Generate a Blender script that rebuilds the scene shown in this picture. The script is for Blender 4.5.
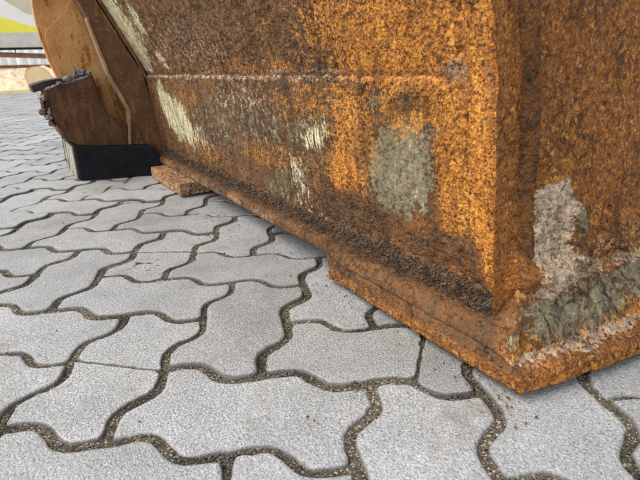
import bpy, bmesh, math, random
import numpy as np
from mathutils import Matrix, Vector
random.seed(7); RNG = np.random.default_rng(7)
S = bpy.context.scene
C = S.collection
for o_ in list(bpy.data.objects): bpy.data.objects.remove(o_)

# ------------------------------------------------------------------ camera
cam_d = bpy.data.cameras.new('camera'); cam = bpy.data.objects.new('camera', cam_d); C.objects.link(cam)
cr = Vector((0.98507945, 0.16817688, -0.03653784)); cu = Vector((-0.02368646, 0.34277272, 0.9391197)); cw = Vector((-0.17046239, 0.92424207, -0.34164188))
cam.matrix_world = Matrix(((cr.x, cu.x, -cw.x, 0.14540433), (cr.y, cu.y, -cw.y, -0.42232531), (cr.z, cu.z, -cw.z, 0.31127185), (0, 0, 0, 1)))
cam_d.sensor_width = 36; cam_d.lens = 490/640*36; cam_d.clip_start = .02; cam_d.clip_end = 2000
cam_d.dof.use_dof = True; cam_d.dof.focus_distance = .62; cam_d.dof.aperture_fstop = 16
S.camera = cam
# ------------------------------------------------------------------ sky and sun
SUN_EL, SUN_AZ = math.radians(52), math.radians(-112)      # azimuth from +Y towards +X
W = bpy.data.worlds.new('World'); S.world = W; W.use_nodes = True
wn = W.node_tree; bg = wn.nodes['Background']; sk = wn.nodes.new('ShaderNodeTexSky')
sk.sky_type = 'NISHITA'; sk.sun_disc = False; sk.sun_elevation = SUN_EL; sk.sun_rotation = SUN_AZ
sk.air_density = 1.0; sk.dust_density = 1.0; sk.ozone_density = .6
hs = wn.nodes.new('ShaderNodeHueSaturation'); hs.inputs['Saturation'].default_value = .35   # thin cloud veil: paler sky
wn.links.new(sk.outputs[0], hs.inputs['Color']); wn.links.new(hs.outputs[0], bg.inputs[0]); bg.inputs[1].default_value = .15
sl = bpy.data.lights.new('sun', 'SUN'); sl.energy = 1.3; sl.angle = math.radians(45); sl.color = (1, .95, .87)
so = bpy.data.objects.new('sun', sl); C.objects.link(so)
sd = Vector((math.sin(SUN_AZ)*math.cos(SUN_EL), math.cos(SUN_AZ)*math.cos(SUN_EL), math.sin(SUN_EL)))
so.rotation_euler = sd.to_track_quat('Z', 'Y').to_euler()
S.view_settings.view_transform = 'Standard'; S.view_settings.look = 'None'; S.view_settings.gamma = 1
S.view_settings.exposure = 1.05

# ------------------------------------------------------------------ noise in numpy
_tab = RNG.random(65536).astype(np.float64)
def _h(ix, iy, iz, sd):
    n = (ix*374761393 + iy*668265263 + iz*2147483647 + sd*974634777) & 0x7fffffff
    n = ((n ^ (n >> 13))*1274126177) & 0x7fffffff
    return _tab[(n ^ (n >> 16)) & 65535]
def vnoise(P, sd=0):
    I = np.floor(P).astype(np.int64); F = P - I; F = F*F*(3-2*F)
    out = 0
    for dx in (0, 1):
        wx = F[..., 0] if dx else 1-F[..., 0]
        for dy in (0, 1):
            wy = F[..., 1] if dy else 1-F[..., 1]
            for dz in (0, 1):
                wz = F[..., 2] if dz else 1-F[..., 2]
                out = out + wx*wy*wz*_h(I[..., 0]+dx, I[..., 1]+dy, I[..., 2]+dz, sd)
    return out
def fbm(P, sc, oct=4, sd=0, rough=.5):
    a, t, v = 1., 0., 0.; P = P*sc
    for k in range(oct):
        v = v + a*vnoise(P + 17.3*k, sd+k); t += a; a *= rough; P = P*2.03
    return v/t*2-1           # -1..1
def sstep(a, b, x):
    t = np.clip((x-a)/(b-a), 0, 1); return t*t*(3-2*t)

# ------------------------------------------------------------------ helpers: objects
def tag(o, label=None, cat=None, group=None, kind=None):
    if label: o['label'] = label
    if cat: o['category'] = cat
    if group: o['group'] = group
    if kind: o['kind'] = kind
    return o
def empty(name, M, label=None, cat=None, group=None, kind=None):
    o = bpy.data.objects.new(name, None); C.objects.link(o); o.matrix_world = M; o.empty_display_size = .05
    return tag(o, label, cat, group, kind)
def mesh_obj(name, verts, faces, mat, parent=None, smooth=False, attrs=None):
    me = bpy.data.meshes.new(name)
    me.from_pydata([tuple(v) for v in verts] if not isinstance(verts, np.ndarray) else verts.tolist(), [], faces if isinstance(faces, list) else faces.tolist())
    if attrs:
        for k, v in attrs.items():
            a = me.attributes.new(k, 'FLOAT_COLOR', 'POINT'); a.data.foreach_set('color', np.ascontiguousarray(v, dtype=np.float32).ravel())
    if smooth: me.polygons.foreach_set('use_smooth', [True]*len(me.polygons))
    me.materials.append(mat); me.update()
    o = bpy.data.objects.new(name, me); C.objects.link(o)
    if parent: o.parent = parent
    return o
def grid_faces(nu, nv, flip=False, off=0):
    i = (np.arange(nu-1)[:, None]*nv + np.arange(nv-1)[None, :]).ravel() + off
    f = np.stack([i, i+nv, i+nv+1, i+1], -1)
    return f[:, ::-1] if flip else f
def grid_normals(P, flip=False):
    gu = np.gradient(P, axis=0); gv = np.gradient(P, axis=1)
    n = np.cross(gu, gv); n /= np.linalg.norm(n, axis=-1, keepdims=True)+1e-12
    return -n if flip else n
def grid_obj(name, P, mat, parent=None, flip=False, attrs=None, smooth=True):
    at = {k: v.reshape(-1, 4) for k, v in attrs.items()} if attrs else None
    return mesh_obj(name, P.reshape(-1, 3), grid_faces(P.shape[0], P.shape[1], flip), mat, parent, smooth, at)
def prism(name, poly, ax, a0, a1, mat, parent=None, bevel=0, smooth=False):
    """poly: 2D outline; ax: function (p, q, a) -> xyz"""
    n = len(poly); bm = bmesh.new()
    lo = [bm.verts.new(ax(p, q, a0)) for p, q in poly]; hi = [bm.verts.new(ax(p, q, a1)) for p, q in poly]
    bm.faces.new(lo[::-1]); bm.faces.new(hi)
    for i in range(n): bm.faces.new((lo[i], lo[(i+1) % n], hi[(i+1) % n], hi[i]))
    bmesh.ops.recalc_face_normals(bm, faces=bm.faces)
    if bevel: bmesh.ops.bevel(bm, geom=bm.edges[:], offset=bevel, segments=2, affect='EDGES', profile=.6, clamp_overlap=True)
    me = bpy.data.meshes.new(name); bm.to_mesh(me); bm.free(); me.materials.append(mat)
    if smooth: me.polygons.foreach_set('use_smooth', [True]*len(me.polygons))
    o = bpy.data.objects.new(name, me); C.objects.link(o)
    if parent: o.parent = parent
    return o
def XYZ(p, q, a): return (p, q, a)          # extrude along z
def YZX(p, q, a): return (a, p, q)          # outline in y,z, extrude along x
def XZY(p, q, a): return (p, a, q)

# ------------------------------------------------------------------ helpers: materials
class NT:
    def __init__(s, name):
        s.m = bpy.data.materials.new(name); s.m.use_nodes = True; s.t = s.m.node_tree; s.n = s.t.nodes; s.l = s.t.links
        s.b = s.n['Principled BSDF']; s.out = s.n['Material Output']
        s.co = s.n.new('ShaderNodeTexCoord').outputs['Object']; s.geo = None
    def put(s, sock, v):
        if isinstance(v, (int, float)): sock.default_value = v
        elif isinstance(v, (tuple, list)): sock.default_value = tuple(v) if len(v) != 3 or sock.type == 'VECTOR' else (*v, 1)
        elif v is not None: s.l.new(v, sock)
    def noise(s, sc, det=4, rough=.55, co=None, dist=0, out=0):
        n = s.n.new('ShaderNodeTexNoise'); s.put(n.inputs['Vector'], co or s.co)
        n.inputs['Scale'].default_value = sc; n.inputs['Detail'].default_value = det; n.inputs['Roughness'].default_value = rough; n.inputs['Distortion'].default_value = dist
        return n.outputs[out]
    def voro(s, sc, co=None, feat='F1', out='Distance', rnd=1):
        n = s.n.new('ShaderNodeTexVoronoi'); n.feature = feat; s.put(n.inputs['Vector'], co or s.co); n.inputs['Scale'].default_value = sc; n.inputs['Randomness'].default_value = rnd
        return n.outputs[out]
    def map(s, scale=(1, 1, 1), rot=(0, 0, 0), loc=(0, 0, 0), co=None):
        n = s.n.new('ShaderNodeMapping'); s.put(n.inputs['Vector'], co or s.co)
        n.inputs['Scale'].default_value = scale; n.inputs['Rotation'].default_value = rot; n.inputs['Location'].default_value = loc
        return n.outputs[0]
    def M(s, op, a, b=None, c=None, clamp=False):
        n = s.n.new('ShaderNodeMath'); n.operation = op; n.use_clamp = clamp
        s.put(n.inputs[0], a)
        if b is not None: s.put(n.inputs[1], b)
        if c is not None: s.put(n.inputs[2], c)
        return n.outputs[0]
    def step(s, x, a, b):
        n = s.n.new('ShaderNodeMapRange'); n.interpolation_type = 'SMOOTHSTEP'; s.put(n.inputs[0], x); n.inputs[1].default_value = a; n.inputs[2].default_value = b
        return n.outputs[0]
    def ramp(s, x, *st):
        n = s.n.new('ShaderNodeValToRGB'); e = n.color_ramp.elements
        while len(e) < len(st): e.new(.5)
        for k, (p, c) in enumerate(st): e[k].position = p; e[k].color = (*c, 1)
        s.put(n.inputs[0], x); return n.outputs[0]
    def mix(s, f, a, b, mode='MIX'):
        n = s.n.new('ShaderNodeMix'); n.data_type = 'RGBA'; n.blend_type = mode
        s.put(n.inputs[0], f); s.put(n.inputs[6], a); s.put(n.inputs[7], b); return n.outputs[2]
    def bump(s, h, st, d, nrm=None):
        n = s.n.new('ShaderNodeBump'); n.inputs['Strength'].default_value = st; n.inputs['Distance'].default_value = d
        s.put(n.inputs['Height'], h)
        if nrm: s.put(n.inputs['Normal'], nrm)
        return n.outputs[0]
    def attr(s, name):
        a = s.n.new('ShaderNodeAttribute'); a.attribute_name = name
        sp = s.n.new('ShaderNodeSeparateColor'); s.l.new(a.outputs['Color'], sp.inputs[0])
        return sp.outputs[0], sp.outputs[1], sp.outputs[2], a.outputs['Alpha']
    def done(s, col, rough=.8, nrm=None, spec=.3, metal=0):
        s.put(s.b.inputs['Base Color'], col); s.put(s.b.inputs['Roughness'], rough); s.b.inputs['Specular IOR Level'].default_value = spec
        s.b.inputs['Metallic'].default_value = metal
        if nrm: s.put(s.b.inputs['Normal'], nrm)
        return s.m

def rust_material(name, masks=True, dark=1.0, orange_bias=0., streak=True, fine=1.0):
    """layers of corroded paint on steel: base crust, olive primer, cream paint scrapes, orange powder rust, dark scabs, pinkish bloom"""
    k = NT(name)
    big = k.noise(22, 5, .62); mid = k.noise(88*fine, 6, .68); spk = k.noise(255*fine, 5, .72); grn = k.noise(300*fine, 1.5, .5); grm = k.noise(95*fine, 3, .6); mic = k.noise(900, 3, .7)
    vor = k.voro(170*fine); drip = k.noise(60, 5, .65, k.map((1, 1, .16))); drip2 = k.noise(160, 4, .6, k.map((1, 1, .12)))
    base = k.ramp(k.M('ADD', k.M('MULTIPLY', mid, .6), k.M('MULTIPLY', spk, .4)),
                  (.32, (.030*dark, .018*dark, .012)), (.44, (.10*dark, .055*dark, .028*dark)), (.53, (.185*dark, .100*dark, .046*dark)), (.64, (.33*dark, .175*dark, .075*dark)))
    tint = k.ramp(big, (.35, (.66, .62, .54)), (.6, (1.12, 1.0, .82)))
    base = k.mix(1, base, tint, 'MULTIPLY')
    if masks:
        _r, warm, _b, _a = k.attr('layer_b'); spf = k.noise(430, 4, .7)
        wcol = k.ramp(k.M('ADD', k.M('MULTIPLY', spk, .55), k.M('MULTIPLY', spf, .45)), (.36, (.095, .032, .009)), (.46, (.225, .080, .018)), (.54, (.36, .140, .030)), (.64, (.54, .26, .065)))
        wcol = k.mix(1, wcol, k.ramp(mid, (.35, (.72, .66, .62)), (.62, (1.12, 1.1, 1.05))), 'MULTIPLY')
        base = k.mix(warm, base, wcol)
    org = k.ramp(k.M('ADD', k.M('MULTIPLY', spk, .7), k.M('MULTIPLY', drip, .3)),
                 (.34, (.070, .026, .009)), (.44, (.26, .092, .016)), (.53, (.49, .19, .030)), (.60, (.66, .30, .052)), (.70, (.80, .46, .12)))
    oli = k.ramp(k.M('ADD', k.M('MULTIPLY', mid, .45), k.M('ADD', k.M('MULTIPLY', drip2, .2), k.M('MULTIPLY', spk, .35))), (.36, (.075, .050, .026)), (.46, (.165, .125, .070)), (.55, (.26, .225, .140)), (.68, (.39, .355, .25)))
    cre = k.ramp(drip2, (.36, (.30, .25, .12)), (.52, (.56, .49, .29)), (.68, (.76, .71, .52)))
    drk = k.ramp(spk, (.36, (.018, .011, .007)), (.5, (.070, .038, .018)), (.66, (.20, .105, .045)))
    pnk = k.ramp(k.M('ADD', k.M('MULTIPLY', spk, .6), k.M('MULTIPLY', mid, .4)), (.38, (.15, .09, .05)), (.48, (.38, .26, .165)), (.60, (.68, .54, .39)))
    if masks:
        mo, mg, mc, mpk = k.attr('layer_a'); md, mr, _x, _y = k.attr('layer_b')
    else:
        mo = mg = mc = mpk = md = mr = None
    def layer(col, m, c, nz, amt, w=.05, bias=0.):
        if m is None: return col, 0
        f = k.step(k.M('ADD', k.M('ADD', m, bias), k.M('MULTIPLY', k.M('SUBTRACT', nz, .5), amt)), .5-w, .5+w)
        return k.mix(f, col, c), f
    nz1 = k.M('ADD', k.M('MULTIPLY', mid, .4), k.M('ADD', k.M('MULTIPLY', drip, .3), k.M('MULTIPLY', spk, .3)))
    nzs = k.M('ADD', k.M('MULTIPLY', spk, .55), k.M('MULTIPLY', mid, .45))
    col = base; fo = 0
    col, fg = layer(col, k.M('MULTIPLY', mg, .92), oli, nz1, 3.0, .13)
    col, fc = layer(col, k.M('MULTIPLY', mc, .9), cre, k.M('ADD', k.M('MULTIPLY', drip2, .45), k.M('MULTIPLY', nzs, .55)), 3.4, .12)
    col, fp = layer(col, mpk, pnk, nzs, 3.0, .16)
    if masks:
        col, fo = layer(col, k.M('MULTIPLY', mo, .84), org, k.M('ADD', k.M('MULTIPLY', nzs, .6), k.M('MULTIPLY', nz1, .4)), 4.8, .20)
        col, fd = layer(col, k.M('MULTIPLY', md, .85), drk, nzs, 3.6, .16)
    else:
        fo = k.step(nzs, .52-orange_bias, .60-orange_bias); col = k.mix(fo, col, org)
    scab = k.step(vor, .0, .55)
    wv = k.n.new('ShaderNodeVectorMath'); wv.operation = 'MULTIPLY_ADD'; k.l.new(k.noise(70, 4, .7, out=1), wv.inputs[0]); wv.inputs[1].default_value = (.022, .022, .022); k.l.new(k.co, wv.inputs[2])
    cell = k.voro(48, wv.outputs[0], 'DISTANCE_TO_EDGE'); patch = k.step(k.noise(9, 4, .6), .48, .58)
    crack = k.M('MULTIPLY', k.M('SUBTRACT', 1, k.step(cell, .015, .10)), patch)
    pits = k.M('SUBTRACT', 1, k.step(k.noise(150, 4, .65), .33, .42))
    run = k.noise(34, 4, .55, k.map((1, 1, .07)))
    col = k.mix(k.M('MULTIPLY', crack, .5), col, (.022, .015, .011, 1)); col = k.mix(k.M('MULTIPLY', pits, .60), col, (.028, .017, .011, 1))
    col = k.mix(.6, col, k.ramp(run, (.36, (.62, .58, .55)), (.5, (1, 1, 1)), (.66, (1.15, 1.12, 1.06))), 'MULTIPLY')
    h = k.M('ADD', k.M('MULTIPLY', grm, .55), k.M('ADD', k.M('MULTIPLY', grn, .62), k.M('MULTIPLY', mic, .05)))
    h = k.M('ADD', h, k.M('MULTIPLY', scab, -.12))
    h = k.M('SUBTRACT', h, k.M('MULTIPLY', crack, .35)); h = k.M('SUBTRACT', h, k.M('MULTIPLY', pits, .25))
    if masks:
        smooth = k.M('SUBTRACT', 1, k.M('MULTIPLY', k.M('MAXIMUM', fg, fc), .55)); h = k.M('MULTIPLY', h, smooth)
    nrm = k.bump(h, .9, .0046)
    return k.done(col, k.ramp(spk, (.3, (.62,)*3), (.7, (.95,)*3)), nrm, .25)

def plate_material(name, c0, c1, c2, rust=.3, rustcol=(.16, .065, .022), sc=1., bump=.001):
    k = NT(name); a = k.noise(9*sc, 6, .62); b = k.noise(60*sc, 5, .65); st = k.noise(22*sc, 5, .6, k.map((1, 1, .25))); f = k.noise(300, 3, .7)
    col = k.ramp(k.M('ADD', k.M('MULTIPLY', a, .6), k.M('MULTIPLY', b, .4)), (.34, c0), (.5, c1), (.66, c2))
    rm = k.step(k.M('ADD', k.M('MULTIPLY', st, .6), k.M('MULTIPLY', b, .4)), .62-rust*.3, .70-rust*.3)
    col = k.mix(rm, col, (*rustcol, 1)); col = k.mix(.35, col, k.ramp(f, (.35, (.4,)*3), (.65, (1, 1, 1))), 'MULTIPLY')
    return k.done(col, .75, k.bump(k.M('ADD', k.M('MULTIPLY', b, .8), k.M('MULTIPLY', f, .4)), .7, bump), .3)

def concrete_material(name, joints=False):
    k = NT(name); info = k.n.new('ShaderNodeObjectInfo')
    off = k.n.new('ShaderNodeVectorMath'); off.operation = 'MULTIPLY_ADD'; k.l.new(info.outputs['Location'], off.inputs[0]); off.inputs[1].default_value = (3.1, 5.7, 1); k.l.new(k.co, off.inputs[2]); co = off.outputs[0]
    a = k.noise(14, 5, .6, co); b = k.noise(330, 4, .8, co); c = k.noise(800, 3, .8, co)
    v = k.voro(600, co, out='Color'); vs = k.n.new('ShaderNodeSeparateColor'); k.l.new(v, vs.inputs[0])
    col = k.ramp(k.M('ADD', k.M('MULTIPLY', b, .5), k.M('MULTIPLY', c, .5)), (.38, (.12, .12, .12)), (.45, (.29, .29, .288)), (.53, (.38, .38, .375)), (.63, (.58, .58, .57)))
    col = k.mix(k.step(vs.outputs[0], .94, .98), col, (.50, .495, .48, 1)); col = k.mix(k.step(vs.outputs[1], .955, .985), col, (.19, .19, .19, 1))
    col = k.mix(k.step(vs.outputs[2], .98, .995), col, (.33, .26, .19, 1))
    r = k.M('ADD', .84, k.M('MULTIPLY', info.outputs['Random'], .26))
    sh = k.n.new('ShaderNodeCombineColor'); [k.l.new(r, sh.inputs[i]) for i in range(3)]
    col = k.mix(1, col, sh.outputs[0], 'MULTIPLY'); col = k.mix(1, col, k.ramp(a, (.3, (.84, .84, .83)), (.65, (1.08, 1.08, 1.08))), 'MULTIPLY')
    gp = k.n.new('ShaderNodeNewGeometry').outputs['Position']
    col = k.mix(.8, col, k.ramp(k.noise(2.6, 5, .65, gp), (.36, (.74, .71, .66)), (.5, (.99, .985, .97)), (.66, (1.06, 1.07, 1.075))), 'MULTIPLY')
    col = k.mix(k.M('MULTIPLY', k.step(k.noise(7, 6, .7, gp), .56, .72), .5), col, (.20, .155, .11, 1))
    col = k.mix(k.M('MULTIPLY', k.step(k.noise(55, 4, .7, gp), .64, .72), .5), col, (.17, .15, .125, 1))
    if joints:
        g = k.attr('edge')[0]
        dirt = k.step(k.M('ADD', g, k.M('MULTIPLY', k.M('SUBTRACT', b, .5), 1.1)), .22, .85)
        col = k.mix(k.M('MULTIPLY', dirt, .75), col, (.085, .072, .056, 1))
    h = k.M('ADD', k.M('MULTIPLY', k.noise(420, 1.5, .5, co), .8), k.M('MULTIPLY', k.noise(1100, 1, .5, co), .35))
    return k.done(col, .68, k.bump(h, 1, .0022), .5)

def sand_material():
    k = NT('joint_sand_material'); b = k.noise(180, 5, .75); c = k.noise(700, 3, .8); a = k.noise(11, 4, .6); v = k.voro(650, out='Color'); vs = k.n.new('ShaderNodeSeparateColor'); k.l.new(v, vs.inputs[0])
    col = k.ramp(k.M('ADD', k.M('MULTIPLY', b, .5), k.M('MULTIPLY', c, .5)), (.32, (.025, .021, .016)), (.46, (.095, .082, .064)), (.58, (.20, .175, .14)), (.7, (.36, .335, .285)))
    col = k.mix(k.step(vs.outputs[0], .85, .9), col, (.50, .47, .42, 1)); col = k.mix(k.step(vs.outputs[1], .88, .92), col, (.03, .026, .022, 1))
    col = k.mix(1, col, k.ramp(a, (.38, (.42, .42, .36)), (.6, (1.3, 1.2, 1.05))), 'MULTIPLY')
    return k.done(col, .95, k.bump(k.M('ADD', b, k.M('MULTIPLY', c, .6)), 1, .003), .15)

M_wall = rust_material('corroded_painted_steel', True)
M_base = rust_material('corroded_plate_steel', True, 1.0)
M_conc = concrete_material('paver_concrete', True)
M_sand = sand_material()
M_ochre = plate_material('ochre_paint', (.50, .22, .065), (.70, .36, .12), (.78, .48, .22), .36, (.34, .14, .04), 1.6)
M_brown = plate_material('brown_rust_plate', (.085, .042, .020), (.15, .072, .032), (.24, .12, .052), .35, (.27, .12, .045), 2.2)
M_shroud = plate_material('dark_rust_casting', (.045, .022, .012), (.10, .048, .024), (.17, .085, .040), .38, (.18, .078, .03), 3.2, .003)
M_weld = plate_material('bare_weld_metal', (.05, .047, .045), (.16, .155, .15), (.46, .46, .45), .2, (.06, .05, .05), 4)
M_chip = plate_material('chipped_grey_steel', (.08, .072, .07), (.24, .225, .225), (.50, .48, .48), .3, (.05, .04, .04), 4)

# ------------------------------------------------------------------ PAVEMENT
A_ = .1125; D_ = .0125
KN = [(0, 0), (.16, .55), (.30, 1.0), (.37, .98), (.5, 0), (.63, -.98), (.70, -1.0), (.84, -.55), (1, 0)]
def wave(t):
    ts = np.array([k[0] for k in KN]); vs = np.array([k[1] for k in KN]); return np.interp(t, ts, vs)*D_
T8 = np.linspace(0, 1, 13)[:-1]
def hedge(u, v, rev=False):
    p = [(u*A_+t*A_, v*A_+wave(t)) for t in T8]
    if rev: p = [(u*A_+t*A_, v*A_+wave(t)) for t in (1-T8)]
    return p
def vedge(u, v, rev=False):
    ts = (1-T8) if rev else T8
    return [(u*A_-wave(t), v*A_+t*A_) for t in ts]
def outline(cells_u, cells_v):
    p = []
    for i in range(cells_u): p += hedge(i, 0)
    for j in range(cells_v): p += vedge(cells_u, j)
    for i in range(cells_u-1, -1, -1): p += hedge(i, cells_v, True)
    for j in range(cells_v-1, -1, -1): p += vedge(0, j, True)
    return np.array(p)
def smooth_poly(p, n=1):
    for _ in range(n): p = .25*np.roll(p, 1, 0) + .5*p + .25*np.roll(p, -1, 0)
    return p
def inset(p, d):
    e = np.roll(p, -1, 0)-np.roll(p, 1, 0); n = np.stack([-e[:, 1], e[:, 0]], -1); n /= np.linalg.norm(n, axis=1, keepdims=True)+1e-12
    return p + n*(d[:, None] if isinstance(d, np.ndarray) else d)
def clip(p, nx, ny, c):          # keep nx*x+ny*y <= c
    out = []
    for i in range(len(p)):
        a, b = p[i], p[(i+1) % len(p)]; da = nx*a[0]+ny*a[1]-c; db = nx*b[0]+ny*b[1]-c
        if da <= 0: out.append(a)
        if da*db < 0: out.append(a + (b-a)*da/(da-db))
    return np.array(out)
def resample(p, m):
    q = np.vstack([p, p[:1]]); L = np.r_[0, np.cumsum(np.linalg.norm(np.diff(q, axis=0), axis=1))]
    t = np.linspace(0, L[-1], m, endpoint=False)
    return np.stack([np.interp(t, L, q[:, 0]), np.interp(t, L, q[:, 1])], -1)
def stone_mesh(name, poly, gap, sd, m=88, rings=((.0, -.03), (.0, -.0065), (.0005, -.0028), (.0016, -.0009), (.0034, -.0001), (.0055, 0))):
    """a paver: worn rim rings and a closed top"""
    p = resample(smooth_poly(poly, 1), m); c = p.mean(0)
    P3 = np.c_[p, np.full(m, sd*7.7/60)]
    w = gap + .0014*fbm(P3, 60, 3, sd) + .0013*fbm(P3, 300, 3, sd+5)
    chip = np.clip(fbm(P3, 110, 3, sd+9)-.25, 0, 1)*.007
    V = []; ed = []
    for k, (d, z) in enumerate(rings):
        q = inset(p, w + d + (chip if 2 <= k else 0)); zz = z + (0 if k < 1 or k >= len(rings)-1 else 1)*.0006*fbm(np.c_[q, np.full(m, k*3.1)], 150, 2, sd)
        V.append(np.c_[q, zz*np.ones(m)]); ed.append([(1., 1., .9, .55, .25, 0)[k] if k < len(rings)-1 else 0]*m)
    V = np.vstack(V); ed = np.array(sum(ed, []))
    F = []
    for k in range(len(rings)-1):
        for i in range(m):
            j = (i+1) % m; F.append([k*m+i, k*m+j, (k+1)*m+j, (k+1)*m+i])
    F.append([(len(rings)-1)*m+i for i in range(m)])
    me = bpy.data.meshes.new(name); me.from_pydata(V.tolist(), [], F)
    a = me.attributes.new('edge', 'FLOAT_COLOR', 'POINT'); a.data.foreach_set('color', np.repeat(ed, 4).astype(np.float32))
    sm = [True]*(len(F)-1)+[False]; me.polygons.foreach_set('use_smooth', sm)
    me.materials.append(M_conc); me.update(); return me

def axis_lines(fine0, fine1, st, lo, hi):
    a = list(np.arange(fine0, fine1, st)); d = st; x = a[0]; L = []
    while x > lo: d *= 1.25; x -= d; L.append(max(x, lo))
    d = st; x = a[-1]; R = []
    while x < hi: d *= 1.25; x += d; R.append(min(x, hi))
    return np.array(L[::-1]+a+R)
gx = axis_lines(-.50, .78, .0042, -900, 900); gy = axis_lines(-.22, .95, .0042, -900, 1500)
GX, GY = np.meshgrid(gx, gy, indexing='ij')
near = np.exp(-np.clip(np.hypot(GX-.1, GY-.3)-1.0, 0, 50)*2)
P = np.stack([GX, GY, np.zeros_like(GX)], -1)
P[..., 2] = -.0036 + near*(.0030*fbm(P, 18, 3, 3) + .0016*fbm(P, 190, 2, 4))
pavement = grid_obj('pavement', P, M_sand); tag(pavement, kind='structure')

sH = [stone_mesh('paving_stone', outline(2, 1), .0042, 10+i) for i in range(7)]
sV = [stone_mesh('paving_stone', outline(1, 2), .0042, 40+i) for i in range(7)]
sHf = [stone_mesh('paving_stone', outline(2, 1), .0038, 70+i, 40, ((.0, -.02), (.0, -.004), (.002, -.0012), (.006, 0))) for i in range(2)]
sVf = [stone_mesh('paving_stone', outline(1, 2), .0038, 75+i, 40, ((.0, -.02), (.0, -.004), (.002, -.0012), (.006, 0))) for i in range(2)]
def put_stone(me, u, v, jit=1.0, alt=0):
    o = bpy.data.objects.new('paving_stone', me); C.objects.link(o); o.parent = pavement
    o.location = (u*A_ + random.gauss(0, .0006)*jit, v*A_ + random.gauss(0, .0006)*jit, random.gauss(0, .0008)*jit)
    o.rotation_euler = (random.gauss(0, .004)*jit, random.gauss(0, .004)*jit, random.gauss(0, .006)*jit)
    return o
SPECIAL = {}
# broken stones: straight or wandering crack across the stone
def halves(cu, cv, nx, ny, c, sd):
    full = resample(outline(cu, cv), 160)
    out = []
    for k, q in enumerate((clip(full, nx, ny, c), clip(full, -nx, -ny, -c))):
        on = np.abs(q[:, 0]*nx+q[:, 1]*ny-c) < 1e-4
        q = resample(q, 90); q = q + 0
        dist = np.abs(q[:, 0]*nx+q[:, 1]*ny-c); w = sstep(.004, .016, dist)
        q = smooth_poly(q, 3); q = inset(q, .0012+.0034*w)
        out.append(stone_mesh('paving_stone', q, .0, sd+k, 90, ((.0, -.03), (.0, -.0065), (.0004, -.0025), (.0012, -.0006), (.0026, 0))))
    return out
SPECIAL[(-2, -1)] = halves(1, 2, .06, 1, A_*1.02, 200)
SPECIAL[(0, 0)] = halves(2, 1, 1, -.12, A_*1.42, 205)
SPECIAL[(-3, 2)] = halves(1, 2, -.1, 1, A_*1.0, 210)
cand = []
fl = cam.location; e1 = Vector((-0.66170065, 0.74976813)); e2 = Vector((0.74976813, 0.66170065)); O2 = Vector((0.25557415, -0.01682233))
for i in range(-95, 40):
    for j in range(-8, 95):
        d = (i-j) % 4
        if d not in (0, 3): continue
        cx, cy = ((i+1)*A_, (j+.5)*A_) if d == 0 else ((i+.5)*A_, (j+1)*A_)
        q = Vector((cx, cy, 0))-cam.location; z = q.dot(cw); t = (Vector((cx, cy))-O2).dot(e2); s = (Vector((cx, cy))-O2).dot(e1)
        vis = z > .1 and abs(q.dot(cr)/z*490) < 320+60/z*.9 and q.dot(cu)/z*490 > -240-60/z
        hid = (t > .16 and s > -.02) or (t > .05 and s > .55)
        dist = q.length
        cand.append((dist if vis and not hid else 1000+dist, i, j, d, cx, cy))
cand.sort()
far_parts = []
near_n = 0
for n, (dist, i, j, d, cx, cy) in enumerate(cand):
    if n < 296:
        if (i, j) in SPECIAL:
            for me in SPECIAL[(i, j)]: put_stone(me, i, j, .8)
            continue
        lod = dist > 2.2
        me = random.choice((sHf if lod else sH) if d == 0 else (sVf if lod else sV)); put_stone(me, i, j)
    else:
        far_parts.append((i, j, d, cx, cy))
# the rest: one joined part of real stones, fewer points each
pf = {0: resample(outline(2, 1), 30), 3: resample(outline(1, 2), 30)}
VV = []; FF = []; ED = []; off = 0
for (i, j, d, cx, cy) in far_parts:
    m = 30; p = pf[d]; zz = random.gauss(0, .0012); tx, ty = random.gauss(0, .006), random.gauss(0, .006)
    for k, (ins, z, e) in enumerate(((.0036, -.012, 1), (.0036, -.0035, .9), (.007, 0, .1))):
        q = inset(p, ins); zq = z+zz+(q[:, 0]-A_/2)*tx+(q[:, 1]-A_/2)*ty
        VV.append(np.c_[q[:, 0]+i*A_, q[:, 1]+j*A_, zq]); ED.append(np.full((m, 4), e))
    for k in range(2):
        FF += [[off+k*m+a, off+k*m+(a+1) % m, off+(k+1)*m+(a+1) % m, off+(k+1)*m+a] for a in range(m)]
    FF.append([off+2*m+a for a in range(m)]); off += 3*m
o = mesh_obj('paving_stones', np.vstack(VV), FF, M_conc, pavement, False, {'edge': np.vstack(ED)}); o['kind'] = 'stuff'

# grains of sand and grit lying in the joints
def grains(name, pts, rad, mat, parent=None):
    base = np.array([(1, 0, 0), (-1, 0, 0), (0, 1, 0), (0, -1, 0), (0, 0, .8), (0, 0, -.8)], float)
    fb = np.array([(0, 2, 4), (2, 1, 4), (1, 3, 4), (3, 0, 4), (2, 0, 5), (1, 2, 5), (3, 1, 5), (0, 3, 5)])
    n = len(pts); ang = RNG.random(n)*6.28; c, s = np.cos(ang), np.sin(ang)
    B = base[None]*(rad[:, None, None]*(.6+.8*RNG.random((n, 6, 1)))*np.array([1, 1, 1]))
    Bx = B[..., 0]*c[:, None]-B[..., 1]*s[:, None]; By = B[..., 0]*s[:, None]+B[..., 1]*c[:, None]
    V = np.stack([Bx, By, B[..., 2]], -1)+pts[:, None]
    F = (fb[None]+6*np.arange(n)[:, None, None]).reshape(-1, 3)
    o = mesh_obj(name, V.reshape(-1, 3), F, mat, parent); o['kind'] = 'stuff'; return o
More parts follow.
